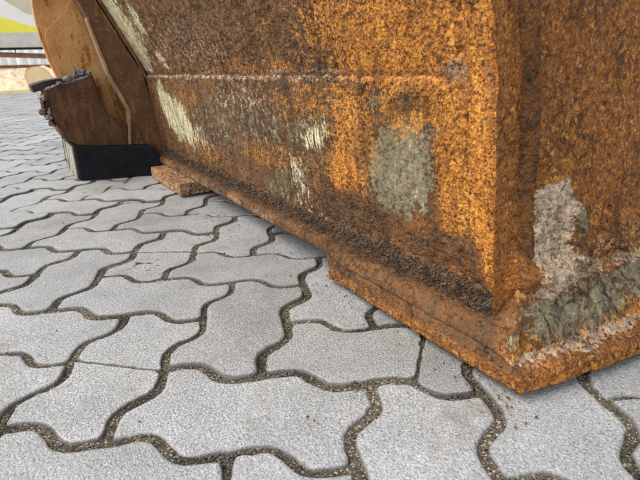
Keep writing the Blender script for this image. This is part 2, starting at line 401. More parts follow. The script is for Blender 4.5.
def grain_material():
    k = NT('grit_grains'); g = k.n.new('ShaderNodeNewGeometry'); 
    col = k.ramp(g.outputs['Random Per Island'], (.0, (.05, .043, .033)), (.5, (.14, .12, .095)), (.85, (.22, .195, .16)), (1, (.42, .40, .36)))
    return k.done(col, .85, None, .25)
M_grain = grain_material()
gp = []
for (dist, i, j, d, cx, cy) in cand[:150]:
    m = int(1300/(1+dist*1.3))
    ol = outline(2, 1) if d == 0 else outline(1, 2); ol = resample(ol, 400)
    q = ol[RNG.integers(0, 400, m)] + RNG.normal(0, .0021, (m, 2)) + np.array([i*A_, j*A_])
    z = np.where(RNG.random(m) < .03, .0006, -.0040+.0026*RNG.random(m)); gp.append(np.c_[q, z])
gp = np.vstack(gp); rad = .0003+.0007*RNG.random(len(gp))**3
grains('joint_grit', gp, rad, M_grain, pavement)
lp = np.c_[RNG.uniform(-.6, .8, 500), RNG.uniform(-.25, 1.3, 500), np.full(500, .0006)]
grains('loose_grit', lp, .0004+.0011*RNG.random(500)**4, M_grain, pavement)

# ------------------------------------------------------------------ THE BUCKET  (local x = -s, y = t, z):  s runs along the long wall, t into the bucket
FR = Matrix(((0.66170065, 0.74976813, 0, 0.25557415), (-0.74976813, 0.66170065, 0, -0.01682233), (0, 0, 1, 0), (0, 0, 0, 1)))
bucket = empty('steel_bucket', FR, 'huge corroded steel digger bucket with orange rust and scraped cream paint resting on grey pavers', 'excavator bucket')
def L3(s, t, z): return np.stack(np.broadcast_arrays(-np.asarray(s, float), t, z), -1).astype(float)
def wt(s, z):
    t = .052-.10*(z-.06)
    return t - np.clip(z-.295, 0, 9)*(.12+.27*np.clip(s/1.4, 0, 1))
WALL_MASKS=[
    ('o',0.2301,0.3261,-6.702,-2.092,0.719,-16.001,0.92),
    ('o',0.3259,0.3594,-9.859,-12.618,4.884,-16.793,0.70),
    ('o',0.1826,0.2682,-10.555,-0.641,-0.976,-23.663,0.80),
    ('o',0.3227,0.2230,-16.326,-2.772,-1.129,-12.375,0.75),
    ('o',0.3375,0.1650,-18.858,-13.600,1.190,-22.086,1.00),
    ('o',0.1331,0.1981,-31.996,-0.602,-1.348,-8.331,0.90),
    ('o',0.4506,0.2572,-7.110,-1.983,-1.105,-26.793,0.45),
    ('o',1.0388,0.2378,-6.414,-26.549,5.174,-12.097,0.55),
    ('o',0.6151,0.1492,-5.951,-4.400,-2.086,-35.538,0.55),
    ('o',0.9358,0.1184,-4.915,-9.204,2.196,-25.643,0.40),
    ('o',0.1202,0.3256,-27.090,-3.991,1.003,-19.167,0.60),
    ('o',1.3338,0.3892,-5.866,-3.720,-0.549,-14.655,0.30),
    ('o',0.1758,0.0912,-20.875,-11.373,3.007,-66.589,0.40),
    ('o',0.6146,0.3021,-3.860,-3.716,0.490,-73.733,0.50),
    ('o',0.5046,0.3739,-14.643,-12.029,2.667,-32.825,0.35),
    ('g',0.2189,0.1904,-12.966,-3.685,-0.701,-12.027,0.95),
    ('g',0.1760,0.2473,-39.914,-2.169,-3.132,-42.140,0.55),
    ('g',0.7683,0.1928,-2.420,-2.805,0.179,-9.728,0.50),
    ('g',0.5428,0.1226,-9.211,-8.756,0.060,-11.965,0.60),
    ('g',0.2559,0.2711,-42.921,-5.208,-0.946,-28.571,0.70),
    ('g',0.1736,0.1371,-25.006,-6.670,-6.392,-55.703,0.50),
    ('g',0.4316,0.2131,-13.211,-3.359,-2.382,-26.105,0.60),
    ('g',0.9395,0.2255,-3.498,-4.126,0.120,-16.430,0.42),
    ('c',0.4141,0.2116,-21.792,-12.271,-0.096,-26.627,0.66),
    ('c',0.5059,0.1342,-41.030,11.036,-7.384,-25.706,0.60),
    ('c',0.4832,0.1027,-30.781,23.490,-14.077,-33.695,0.50),
    ('c',0.3319,0.2383,-41.771,-7.489,-4.425,-62.353,0.45),
    ('c',0.1996,0.2111,-42.160,-8.267,-2.160,-32.526,0.20),
    ('c',1.3580,0.4276,-7.261,2.121,-0.366,-7.523,1.00),
    ('c',1.3787,0.3473,-11.551,4.514,-1.455,-16.108,1.00),
    ('c',1.1829,0.4243,-25.055,0.282,-0.742,-18.923,0.75),
    ('c',1.2228,0.1920,-11.620,8.834,-1.531,-9.510,0.95),
    ('c',1.1048,0.1729,-11.218,10.236,-2.474,-12.617,0.85),
    ('c',0.9897,0.1497,-15.568,20.784,-4.998,-19.450,0.60),
    ('c',1.1529,0.3309,-29.800,14.776,-3.689,-32.739,0.70),
    ('c',0.1973,0.1693,-67.193,12.793,-8.341,-26.750,0.20),
    ('c',1.4565,0.2157,-16.227,11.327,-1.189,-9.591,0.60),
    ('d',0.4989,0.2708,-53.496,26.624,-7.640,-42.615,0.85),
    ('d',0.5389,0.2794,-26.598,-20.321,7.411,-119.999,0.60),
    ('d',0.2071,0.2694,-36.905,-2.987,-1.931,-50.838,0.62),
    ('d',0.4791,0.3513,-30.817,-23.198,1.266,-21.204,0.50),
    ('d',0.5446,0.3772,-26.945,-24.340,2.255,-27.755,0.45),
    ('d',0.3445,0.0949,-6.679,-5.232,0.926,-22.589,0.72),
    ('d',0.1587,0.0966,-11.635,-3.923,-2.990,-28.315,0.72),
    ('d',0.6512,0.1142,-3.803,-4.737,1.359,-29.246,0.45),
    ('d',0.3057,0.1841,-43.583,-6.608,-3.466,-24.115,0.50),
    ('d',0.7510,0.3939,-3.647,-4.980,1.875,-23.096,0.35),
    ('d',0.1497,0.3271,-52.569,-10.019,1.433,-27.383,0.40),
    ('d',0.1836,0.3478,-55.793,-13.767,4.373,-53.768,0.40),
    ('d',0.3057,0.1841,-54.481,-8.261,-7.428,-51.680,0.60),
    ('d',0.1406,0.2932,-40.955,-2.739,-0.214,-74.905,0.60),
    ('d',0.5510,0.0340,-7.080,-6.993,-0.708,-34.803,0.60),
    ('d',0.3298,0.0255,-10.911,-7.587,-1.770,-51.209,0.60),
    ('p',0.1349,0.2970,-34.256,-4.410,0.262,-75.896,0.70),
    ('p',0.7168,0.2934,-2.127,-1.293,-0.173,-134.630,0.50),
    ('p',0.3549,0.3004,-10.085,-5.049,1.029,-155.575,0.50),
    ('p',0.0843,0.3382,-134.025,24.745,-3.500,-44.829,1.00),
    ('p',0.0800,0.2635,-147.543,3.497,-2.128,-36.910,0.60),
    ('p',0.9162,0.3673,-2.335,-3.977,0.641,-12.214,0.30),
    ('p',0.6891,0.2473,-4.069,-3.715,0.687,-25.337,0.35),
]
def masks_at(s, z, nz=None):
    """where each kind of wear sits on the wall: soft patches with wandering outlines"""
    P = np.stack([s, np.zeros_like(s), z], -1)
    ws = s + .016*fbm(P, 22, 3, 31); wz = z + .016*fbm(P, 22, 3, 37)
    out = {k: np.zeros_like(s) for k in 'ogcdp'}
    for k, s0, z0, a, b, c, d, wgt in WALL_MASKS:
        u = a*(ws-s0)+b*(wz-z0); v = c*(ws-s0)+d*(wz-z0)
        out[k] = np.maximum(out[k], wgt*(1-sstep(.35, 1.45, np.hypot(u, v))))
    return out
def pack(m, shape):
    z = np.zeros(shape); g = lambda k: m.get(k, z)
    return {'layer_a': np.stack([g('o'), g('g'), g('c'), g('p')], -1), 'layer_b': np.stack([g('d'), g('w'), z, z+1], -1)}
def relief(P, m, amp=1., sd=50):
    """corroded relief in metres: pitting, blisters, flaking plates of scale"""
    calm = 1-.75*np.clip(np.maximum(m.get('g', 0), m.get('c', 0)), 0, 1)
    sc = fbm(P, 45, 4, sd, .6); fl = fbm(P*np.array([1, 1, .8]), 70, 3, sd+11, .6)
    pit = fbm(P, 130, 3, sd+7, .6)
    h = .0009*fbm(P, 210, 3, sd+3) + .0007*sc*calm + .0011*sstep(.16, .22, fl)*calm - .0013*sstep(.22, .32, pit)*calm - .0008*sstep(.28, .34, -fl)*calm
    h = h + .003*m.get('d', 0)*np.clip(fbm(P, 110, 3, sd+21), -.4, 1)
    return h*amp
def grown(a, b, d0, k):          # spacing grows with distance from the near corner
    L = [a]
    while L[-1] < b: L.append(L[-1] + max(d0, k*(L[-1]+.32)))
    L[-1] = b; return np.array(L)
def wall_grid(name, ss, zz, toff, sd, amp=1.):
    s, z = np.meshgrid(ss, zz, indexing='ij')
    P = L3(s, wt(s, z)+toff(s, z), z); m = masks_at(s, z)
    N = grid_normals(P); P = P + (N if N[0, 0, 1] < 0 else -N)*relief(P, m, amp, sd)[..., None]
    return P, m, N[0, 0, 1] > 0
sA = grown(.106, 1.47, .0015, .0036)
zA = np.concatenate([np.linspace(.055, .284, 160), np.linspace(.2855, .2965, 10)])
P, m, fl = wall_grid('lower_plate', sA, zA, lambda s, z: .0085*sstep(.2865, .2965, z+.0018*fbm(np.stack([s, 0*s, 0*s], -1), 60, 3, 12)), 50)
m['p'] = np.maximum(m['p'], .44*sstep(.281, .288, P[..., 2]+.003*fbm(P, 40, 3, 13))); m['d'] = np.maximum(m['d'], .95*(1-sstep(.062, .084, P[..., 2]+.006*fbm(P, 60, 3, 5))))
m['o'] = m['o']*(1-.5*sstep(.9, 1.4, -P[..., 0]))
m['w'] = np.clip(.62*(1-sstep(.08, .40, -P[..., 0])) + .12, 0, 1)*(1-.5*np.clip(m['g'], 0, 1))
grid_obj('lower_plate', P, M_wall, bucket, fl, pack(m, P.shape[:2]))
zB = np.concatenate([np.linspace(.2885, .42, 95), np.linspace(.424, .52, 30), np.linspace(.53, .78, 26)])
P, m, fl = wall_grid('upper_plate', sA, zB, lambda s, z: .0055+0*s, 80)
m['d'] = np.maximum(m['d'], .5*(1-sstep(.296, .303, P[..., 2])))
m['w'] = np.clip(.70*(1-sstep(.12, .45, -P[..., 0])) + .08, 0, 1)
grid_obj('upper_plate', P, M_wall, bucket, fl, pack(m, P.shape[:2]))
# corner post: thick upright edge of the side plate, with its return towards the camera side
zz = np.linspace(.05, .62, 300)
prof = [(.118, .004), (.114, .001), (.108, -.001), (.100, -.0022), (.090, -.0030), (.082, -.0036), (.074, -.0032), (.066, -.0012), (.0595, .0025), (.0545, .0068), (.0510, .0115), (.0490, .0160), (.0485, .0185), (.0495, .021), (.0535, .0235), (.060, .0245)]
pr = np.array(prof); k = np.r_[0, np.cumsum(np.hypot(*np.diff(pr, axis=0).T))]; kk = np.linspace(0, k[-1], 72)
ps, pt = np.interp(kk, k, pr[:, 0]), np.interp(kk, k, pr[:, 1])
I, z = np.meshgrid(np.arange(72), zz, indexing='ij'); s, dt = ps[I], pt[I]
P = L3(s, wt(.08+0*s, z)+dt, z); N = grid_normals(P); N = N if N[30, 0, 1] < 0 else -N
tq = kk[I]/k[-1]
mm = {'w': .9+0*s, 'o': .84-.6*(1-sstep(.11, .15, z+.03*fbm(P, 30, 3, 19)))*sstep(.078, .104, s)*(1-sstep(.42, .58, tq))-.45*sstep(.56, .70, tq)*(1-sstep(.90, .99, tq)) + .10*fbm(P, 18, 3, 7), 'g': 0*s, 'c': 0*s,
      'p': .85*np.exp(-((s-.088-.02*(z-.3))/.0045)**2)*sstep(.215, .27, z+.03*fbm(P, 30, 2, 8)) + .55*np.exp(-((s-.085)/.005)**2)*(z < .2)*.6,
      'd': .62*sstep(.54, .64, tq)*(1-sstep(.9, .985, tq)) + .55*(1-sstep(.07, .10, z+.02*fbm(P, 40, 3, 9))) + .62*(1-sstep(.11, .15, z+.03*fbm(P, 30, 3, 19)))*sstep(.078, .104, s)*(1-sstep(.42, .58, tq)) + .2*np.exp(-((s-.113)/.004)**2)}  # first term: shade of the return painted in as dark rust
P = P + N*relief(P, mm, .8, 120)[..., None]
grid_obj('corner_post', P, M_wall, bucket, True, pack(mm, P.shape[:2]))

# side panel beyond the post, with flaking scale and caked dirt low down
tA = grown(.0205, 1.15, .0016, .0075); tA = tA
zS = np.concatenate([np.linspace(.045, .37, 210), np.linspace(.375, .62, 24)])
t, z = np.meshgrid(tA, zS, indexing='ij'); Q = np.stack([t*0, t, z], -1)
tq = t + .010*fbm(Q, 40, 3, 61); zq = z + .012*fbm(Q, 40, 3, 62)
lump = 1-sstep(.90, 1.04, np.maximum(np.abs((tq-.100)/.034), np.abs((zq-.130)/.060)))
lump2 = 1-sstep(.7, 1.1, np.hypot((tq-.128)/.022, (zq-.135)/.034))
berm = 1-sstep(.0, .035, zq-.095-.015*sstep(.10, .2, t)-.004*fbm(Q, 15, 2, 63))
berm *= sstep(.035, .06, t)
h = .010*lump*(1+.7*fbm(Q, 70, 4, 64, .6)) + .011*lump2*(1+.5*fbm(Q, 55, 3, 74)) + .016*berm*(1+1.0*fbm(Q, 48, 5, 65, .6)) + .004*np.maximum(lump, berm)*np.abs(fbm(Q, 90, 3, 66))
ridge = np.exp(-((tq-.060)/.008)**2)*(1-sstep(.12, .16, z))
P = L3(.0575 - h - .006*ridge, t + wt(.06, z)-wt(.06, .1), z)
mL = np.maximum(lump, lump2)
mm = {'w': 1-.5*mL-.3*berm, 'o': .24 + .10*fbm(Q, 9, 3, 67) - .5*mL + .9*np.exp(-((mL-.25)/.2)**2)*(mL > .02) + .10*berm*(fbm(Q, 35, 3, 68) > 0), 'g': np.clip(1.1*lump2*sstep(-.3, .1, fbm(Q, 50, 2, 69)) + .45*berm*(fbm(Q, 28, 3, 70) > .1), 0, 1)*1.0,
      'c': np.clip(.5*berm*sstep(.05, .25, fbm(Q, 25, 3, 75))*(t > .1), 0, .52), 'p': 1.1*mL*(1-.75*lump2) + .35*berm, 'd': .5*ridge + .32*np.exp(-((t-.026)/.008)**2) + .6*np.clip(.06-np.abs(mL-.5), 0, 1)*8}  # strip beside the post continues the painted shade of its return
N = grid_normals(P); N = N if N[0, 0, 0] > 0 else -N
P = P + N*(relief(P, {'g': 0*s[:1, :1]}, .75, 140))[..., None]
grid_obj('side_panel', P, M_wall, bucket, False, pack(mm, P.shape[:2]))

# bottom flange: one profile swept along the wall, round the corner and along the side
def sweep(name, left, right, frac, sL, tR, sub, ampL, ampR, maskf, sd, cap=False, rnd=.012):
    def dens(pr):
        pr = np.array(pr, float); return pr
    Lp, Rp = dens(left), dens(right)
    kL = np.r_[0, np.cumsum(np.maximum(np.hypot(*np.diff(Lp, axis=0).T), .003))]; kk = np.linspace(0, kL[-1], sub)
    dl, zl = np.interp(kk, kL, Lp[:, 0]), np.interp(kk, kL, Lp[:, 1]); dr, zr = np.interp(kk, kL, Rp[:, 0]), np.interp(kk, kL, Rp[:, 1])
    pl = -grown(0, sL, .0016, .0040)[::-1]; pr_ = grown(0, tR, .0016, .0075)[1:]
    p = np.r_[pl, pr_]; Pp, I = np.meshgrid(p, np.arange(sub), indexing='ij')
    d = dl[I]; f = dr[I]
    if frac: d = d - .0085*sstep(-.345, -.30, Pp)*np.exp(-((d-.0095)/.007)**2)*(1-.85*sstep(.042, .056, zl[I]))
    tt = d + np.clip(Pp, 0, None)
    gap = .056+.155*tt if frac else 1.01
    s = -.155*tt + f*gap - np.clip(Pp, None, 0)
    if frac:      # left run keeps its own depth; corner column shared
        pass
    b = sstep(-.035, .02, Pp); z = zl[I]*(1-b)+zr[I]*b
    g = rnd*np.exp(-(np.abs(Pp)/.016)**1.5)*np.clip(1-d/.03, 0, 1); s = s + g*.7; tt = tt + g*.7
    P = L3(s, tt, z); m = maskf(P, Pp, I/(sub-1), d, s, tt, z)
    N = grid_normals(P)
    k0 = len(pl)//2; up = N[k0, sub//2]; ref = np.array([0, -1, .4])
    if up@ref < 0: N = -N; flip = True
    else: flip = False
    amp = ampL*(1-b)+ampR*b
    cr = np.exp(-(fbm(P, 34, 4, sd+8, .6)/.05)**2)
    big = .0028*fbm(P, 38, 4, sd, .6) + .0022*np.abs(fbm(P, 75, 3, sd+2)) + .0013*fbm(P, 190, 3, sd+4) + .0011*sstep(.1, .17, fbm(P, 95, 4, sd+6, .6)) - .0016*cr
    P = P + N*(big*amp)[..., None]
    if cap:
        for fz in (.25, .6, 1.):
            e = P[0].copy(); c = e.mean(0); P = np.concatenate([(e*(1-fz)+c*fz)[None] - np.array([.0015 if fz < .5 else .001, 0, 0]), P]) if fz else P
            for kq in m: m[kq] = np.concatenate([m[kq][:1], m[kq]])
    return grid_obj(name, P, M_wall, bucket, flip, pack(m, P.shape[:2]))
def flange_mask(P, p, q, d, s, t, z):
    lf = p < 0
    grit = np.clip(1.15*sstep(.020, .030, t+.004*fbm(P, 60, 3, 21)), 0, 1)*(1-sstep(.066, .074, z))*(1-sstep(-.07, -.0, p))
    wide = sstep(-.035, .008, p); nn = fbm(P, 26, 3, 22); top = sstep(.046, .056, z)
    side = 1-sstep(.052, .058, z)
    pn = .42*side*(1-wide)*sstep(.1, .6, -p) + wide*np.clip(.62*sstep(.027, .031, z)*(1-sstep(.036, .042, z))+.62*sstep(.076, .084, z)+.1, 0, 1)
    lum = sstep(.036, .044, z+.006*nn)*(1-sstep(.074, .084, z+.008*fbm(P, 40, 3, 24))); gg = wide*lum*np.clip(.85+.7*nn, 0, 1) + .42*(1-wide)*sstep(.1, .3, nn)
    return {'w': np.clip(.24-.2*grit+.5*wide, 0, 1), 'o': np.clip(.08*side*(1-.3*sstep(.1, .6, -p)) + .22*wide*(1-top) + .32*wide*sstep(.076, .084, z) + .30*(nn < -.2) + .1*nn, 0, 1), 'g': gg, 'c': 0*s, 'p': pn, 'd': np.clip(grit*.95 + (1-wide)*(.42+.34*sstep(-.1, .3, -nn))*(1-side*.15) + .95*wide*lum*(1-sstep(.02, .07, np.abs(nn))), 0, 1)}
sweep('bottom_flange',
      [(.12, .0378), (.040, .0378), (.013, .0378), (.010, .0395), (.0092, .044), (.0092, .052), (.0105, .0565), (.014, .0585), (.024, .0598), (.034, .0620), (.043, .0665), (.051, .0760), (.060, .092)],
      [(1.6, .020), (.9, .020), (.18, .022), (.14, .026), (.20, .029), (.28, .033), (.36, .040), (.46, .054), (.58, .067), (.70, .078), (.82, .090), (.95, .105), (1.08, .128)],
      True, 1.475, .55, 84, .45, 1.4, flange_mask, 300, rnd=.004)
def shoe_mask(P, p, q, d, s, t, z):
    nn = fbm(P, 24, 3, 26); wide = sstep(-.01, .02, p); low = 1-sstep(.022, .030, z)
    return {'w': np.clip(.28+.55*wide+.3*low, 0, 1), 'o': np.clip(-.08+.46*(1-sstep(.012, .022, z+.004*nn))+.12*low+.30*wide*low+.2*nn, 0, 1), 'g': .42*sstep(.15, .35, nn)*(1-wide*.5), 'c': .0*s, 'p': .25*(nn < -.25)+.3*wide*(1-low), 'd': (1-.6*wide)*(.40+.36*sstep(-.1, .3, -nn))*(1-sstep(.0, 1., low)*.8)+0*s}
sweep('wear_plate',
      [(.10, .0068), (.05, .0068), (.006, .0068), (.0015, .0085), (-.0002, .013), (.0, .020), (.0004, .028), (.0010, .0345), (.0018, .0385), (.006, .0408), (.012, .0415), (.05, .0415)],
      [(.10, .0068), (.05, .0068), (.006, .0068), (.0015, .0080), (.0, .011), (.0, .017), (.0006, .0225), (.0022, .0252), (.006, .0272), (.016, .0300), (.028, .0325), (.05, .0350)],
      False, .333, .50, 64, .36, .5, shoe_mask, 340, cap=True, rnd=.004)

# the second wear plate, further along
def slab(name, s0, s1, t0, t1, z0, z1, mat, parent, n=(60, 26), amp=.0012, sd=1, masks=None, r=.003):
    """a plate built as six displaced, rounded grids joined in one mesh"""
    ns, nt = n; V = []; F = []; off = 0; AA = []
    def face(a, b, c, d, nu, nv):
        nonlocal off
        u, v = np.meshgrid(np.linspace(0, 1, nu), np.linspace(0, 1, nv), indexing='ij'); u = u[..., None]; v = v[..., None]
        P = (np.array(a)*(1-u)+np.array(b)*u)*(1-v) + (np.array(d)*(1-u)+np.array(c)*u)*v
        c0 = np.array([-(s0+s1)/2, (t0+t1)/2, (z0+z1)/2]); hh = np.array([(s1-s0)/2, (t1-t0)/2, (z1-z0)/2])
        q = P-c0; inner = np.clip(q, -(hh-r), hh-r); dv = q-inner; ln = np.linalg.norm(dv, axis=-1, keepdims=True)+1e-9
        P = c0+inner+dv/ln*np.minimum(ln, r); P = P + (dv/ln)*(amp*fbm(P, 90, 4, sd))[..., None]
        V.append(P.reshape(-1, 3)); F.extend(grid_faces(nu, nv, False, off).tolist()); off += nu*nv
    x0, x1 = -s1, -s0
    a, b, c, d = (x0, t0, z0), (x1, t0, z0), (x1, t1, z0), (x0, t1, z0); e, f, g, h = [(q[0], q[1], z1) for q in (a, b, c, d)]
    for qd, nu, nv in (((a, b, f, e), ns, 12), ((b, c, g, f), nt, 12), ((c, d, h, g), ns, 6), ((d, a, e, h), nt, 12), ((e, f, g, h), ns, nt), ((a, d, c, b), nt, ns)): face(*qd, nu, nv)
    V = np.vstack(V); at = masks(V) if masks else None
    return mesh_obj(name, V, F, mat, parent, True, at)
def far_mask(V):
    n = fbm(V, 30, 3, 5); z = V[:, 2]; z0 = 0*z
    return {'layer_a': np.stack([.30+.2*n+.15*(V[:, 1] < -.02), z0, z0, .50+.2*n+.1*(z < .03)], -1), 'layer_b': np.stack([.45*sstep(.036, .0385, z)*(n > -.2), z0+.6, z0, z0+1], -1)}
slab('wear_plate', .975, 1.262, -.030, .10, .006, .0375, M_wall, bucket, (90, 40), .0012, 5, far_mask)

# floor of the bucket, back and closing plates
def SXY(p, q, a): return (-p, q, a)
def TZ(p, q, a): return (-a, p, q)
prism('floor_plate', [(.065, .09), (1.465, .09), (1.465, 1.15), (.065, 1.15)], SXY, .042, .056, M_brown, bucket)
prism('back_plate', [(1.15, .042), (1.165, .042), (1.165, .62), (1.15, .62)], TZ, .06, 1.47, M_brown, bucket)
# rib plate at the far end, standing proud of the wall
rib = [(-.050, .078), (-.034, .19), (-.052, .24), (-.076, .30), (-.094, .385), (-.108, .45), (-.140, .53), (-.27, .80), (-.20, .80), (-.110, .56), (-.060, .45), (.02, .30), (.05, .12), (.062, .052), (.02, .052), (.012, .066)]
prism('end_rib', rib, TZ, 1.40, 1.475, M_brown, bucket, .0025)
rimb = [(-.058, .082), (-.042, .19), (-.060, .24), (-.084, .30), (-.101, .385), (-.114, .452), (-.107, .45), (-.093, .385), (-.075, .30), (-.051, .24), (-.033, .19), (-.049, .082)]
prism('rib_edge', rimb, TZ, 1.395, 1.43, plate_material('worn_rib_edge', (.20, .11, .055), (.36, .22, .12), (.50, .36, .22), .1, (.3, .15, .06), 3), bucket, .0015)
och = [(-.19, .80), (-.212, .62), (-.228, .53), (-.234, .49), (-.235, .45), (-.231, .41), (-.222, .345), (-.208, .292), (-.188, .24), (-.155, .17), (-.10, .11), (-.04, .085), (.05, .085), (.04, .3), (-.05, .5), (-.19, .80)][:-1]
prism('side_cutter', och, TZ, 1.50, 1.535, M_ochre, bucket, .003)
pad = [(-.100, .78), (-.128, .515), (-.150, .48), (-.190, .445), (-.214, .425), (-.218, .40), (-.212, .345), (-.198, .292), (-.178, .24), (-.13, .15), (-.05, .10), (.03, .10), (.03, .3), (-.06, .5)]
prism('cutter_overlay', pad, TZ, 1.493, 1.4985, M_ochre, bucket, .002)
# corner shroud: thick dark casting welded on the lower end
def casting():
    poly = np.array([(-.256, .266), (-.190, .283), (-.124, .299), (-.114, .24), (-.101, .187), (-.075, .163), (-.050, .150), (-.051, .11), (-.054, .084), (-.10, .088), (-.150, .093), (-.196, .103), (-.234, .129), (-.238, .15), (-.246, .178), (-.250, .22)])
    poly = resample(poly, 120); 
    P3 = np.c_[poly, np.zeros(120)]; poly = poly + (.0022*fbm(P3, 50, 4, 71))[:, None]*np.array([1, .6])
    V = []; F = []; m = 120
    area = np.sum(poly[:, 0]*np.roll(poly[:, 1], -1)-np.roll(poly[:, 0], -1)*poly[:, 1]); sg = 1 if area > 0 else -1
    rows = ((1.60, 0), (1.50, 0), (1.42, 0), (1.402, 0), (1.3985, .0015), (1.3965, .003), (1.396, .0055))
    for s, d in rows:
        q = inset(poly, sg*d); V.append(np.c_[np.full(m, -s), q])
    V = np.vstack(V)
    for k in range(len(rows)-1):
        for i in range(m): j = (i+1) % m; F.append([k*m+i, k*m+j, (k+1)*m+j, (k+1)*m+i])
    F.append([(len(rows)-1)*m+i for i in range(m)]); F.append([m-1-i for i in range(m)])
    if sg > 0: pass
    o = mesh_obj('corner_casting', V, F, M_shroud, bucket, False)
    bm = bmesh.new(); bm.from_mesh(o.data); bmesh.ops.recalc_face_normals(bm, faces=bm.faces); bm.to_mesh(o.data); bm.free(); return o
casting()
def crag(name, c, r, mat, parent, sd, spike=.5, sub=3):
    bm = bmesh.new(); bmesh.ops.create_icosphere(bm, subdivisions=sub, radius=1)
    V = np.array([v.co[:] for v in bm.verts]); n = fbm(V+sd, 1.6, 3, sd, .7)
    V = V*(1+spike*n)[:, None]*np.array(r)
    for v, q in zip(bm.verts, V): v.co = Vector(q)+Vector(c)
    me = bpy.data.meshes.new(name); bm.to_mesh(me); bm.free(); me.materials.append(mat)
    o = bpy.data.objects.new(name, me); C.objects.link(o); o.parent = parent; return o
for (t_, z_, rt, rz, ss_, sd) in ((-.190, .292, .016, .010, 1.40, 1), (-.170, .296, .013, .010, 1.405, 2), (-.166, .312, .006, .018, 1.42, 3), (-.150, .305, .016, .012, 1.41, 4), (-.215, .281, .012, .006, 1.397, 6), (-.132, .304, .010, .008, 1.40, 8)):
    crag('weld_lump', (-ss_, t_, z_), (.010, rt*.75, rz*.75), M_weld, bucket, sd, .8)
M_blk2 = plate_material('scorched_edge', (.018, .014, .012), (.04, .03, .026), (.09, .07, .06), .1)
prism('broken_edge', [(-.282, .258), (-.285, .278), (-.25, .288), (-.16, .30), (-.16, .285), (-.25, .266)], TZ, 1.43, 1.60, M_blk2, bucket, .002)
for (t_, z_, rt, rz, ss_, sd, mt) in ((-.264, .245, .009, .011, 1.42, 11, M_chip), (-.262, .222, .009, .014, 1.42, 12, M_shroud), (-.268, .205, .011, .009, 1.44, 13, M_shroud), (-.258, .190, .010, .011, 1.42, 14, M_chip), (-.252, .172, .010, .010, 1.43, 15, M_shroud), (-.262, .235, .008, .006, 1.41, 16, M_shroud)):
    crag('chipped_scale', (-ss_, t_, z_), (.03, rt, rz), mt, bucket, sd, .8)
def edge_chip():
    q = np.array([(-.254, .268), (-.225, .276), (-.19, .284), (-.15, .294), (-.126, .300)]); m = resample(np.vstack([q, q[::-1]]), 2)
    ss = np.linspace(0, 1, 60); c = np.stack([np.interp(ss, np.linspace(0, 1, 5), q[:, i]) for i in (0, 1)], -1); th = np.linspace(0, 6.283, 9)
    S_, TH = np.meshgrid(np.arange(60), th, indexing='ij'); r = .0035*(1+.9*fbm(np.stack([S_*.35, TH*0, TH*.7], -1).astype(float), 1, 3, 44))
    P = np.stack([-(1.398+r*np.cos(TH)*1.3), c[S_, 0], c[S_, 1]+r*np.sin(TH)-.002], -1); grid_obj('weld_bead', P, M_weld, bucket, True)
edge_chip()
def edge_weld(name, pts, r, mat, sd):
    pts = np.array(pts); n = 120; ss = np.linspace(0, 1, n); k = np.linspace(0, 1, len(pts)); c = np.stack([np.interp(ss, k, pts[:, i]) for i in range(3)], -1); th = np.linspace(0, 6.283, 9)
    I, TH = np.meshgrid(np.arange(n), th, indexing='ij'); rr = r*(1+.6*fbm(np.stack([I*.3, TH*0, TH*.6], -1).astype(float), 1, 3, sd))
    P = np.stack([-(c[I, 0]+rr*np.cos(TH)), c[I, 1]+rr*np.sin(TH)*.7, c[I, 2]+rr*np.sin(TH)*.5], -1); return grid_obj(name, P, mat, bucket, True)
edge_weld('weld_bead', [(1.397, float(wt(1.4, z))+.002, z) for z in (.07, .12, .2, .28, .36, .44, .52, .62, .75)], .006, M_brown, 77)
# loose grit and scale caked along the foot of the wall
n = 9000; s = .06+1.35*RNG.random(n)**1.9; t = np.clip(RNG.normal(.040, .008, n), .014, .056)
zc = np.interp(t, [.01, .024, .034, .043, .051, .06], [.0585, .0605, .0630, .0675, .0765, .092])+.0008
o = grains('caked_grit', np.c_[-s, t, zc], (.0003+.0014*RNG.random(n)**3.5)*(1+.5*s), None or (lambda k: k.done(k.ramp(k.noise(90, 3, .6), (.35, (.018, .013, .010)), (.5, (.065, .045, .030)), (.66, (.18, .13, .085))), .9, None, .2))(NT('caked_dirt')), bucket)
# rust crumbs fallen on the stones below the lip
n = 420; s = -.02+1.3*RNG.random(n)**1.6; t = RNG.normal(-.012, .018, n)
q = np.c_[-s, t, np.zeros(n)]; q = np.array([(FR @ Vector(v))[:] for v in q]); q[:, 2] = .0012
M_crumb = plate_material('rust_crumbs', (.05, .022, .01), (.16, .065, .022), (.32, .14, .045), .3)
cb = grains('rust_crumbs', q, .0004+.0014*RNG.random(n)**3, M_crumb); tag(cb, 'dark rust crumbs scattered on the pavers along the bucket lip', 'rust crumbs', None, 'stuff')
# flakes of old paint lifting near the weld
plain0 = plate_material('olive_cream_flakes', (.20, .18, .11), (.36, .33, .22), (.55, .51, .37), .1)
def flakes(n, f, mat, name, size):
    V = []; F = []
    for i in range(n):
        s, z = f(); t = float(wt(s, z))-.0022; r = size*(.5+random.random()); k = 7; a0 = random.random()*6; til = random.uniform(-.35, .35)
        b = len(V); V.append((-s, t-.001, z))
        for j in range(k):
            a = a0+j*6.283/k; q = r*random.uniform(.55, 1.1); V.append((-s+q*math.cos(a), t-.0012+q*til*math.sin(a), z+.7*q*math.sin(a)))
        for j in range(k): V.append((V[b+1+j][0], V[b+1+j][1]+.0012, V[b+1+j][2]))
        F += [[b, b+1+j, b+1+(j+1) % k] for j in range(k)] + [[b+1+j, b+1+k+j, b+1+k+(j+1) % k, b+1+(j+1) % k] for j in range(k)]
    o = mesh_obj(name, V, F, mat, bucket); o['kind'] = 'stuff'
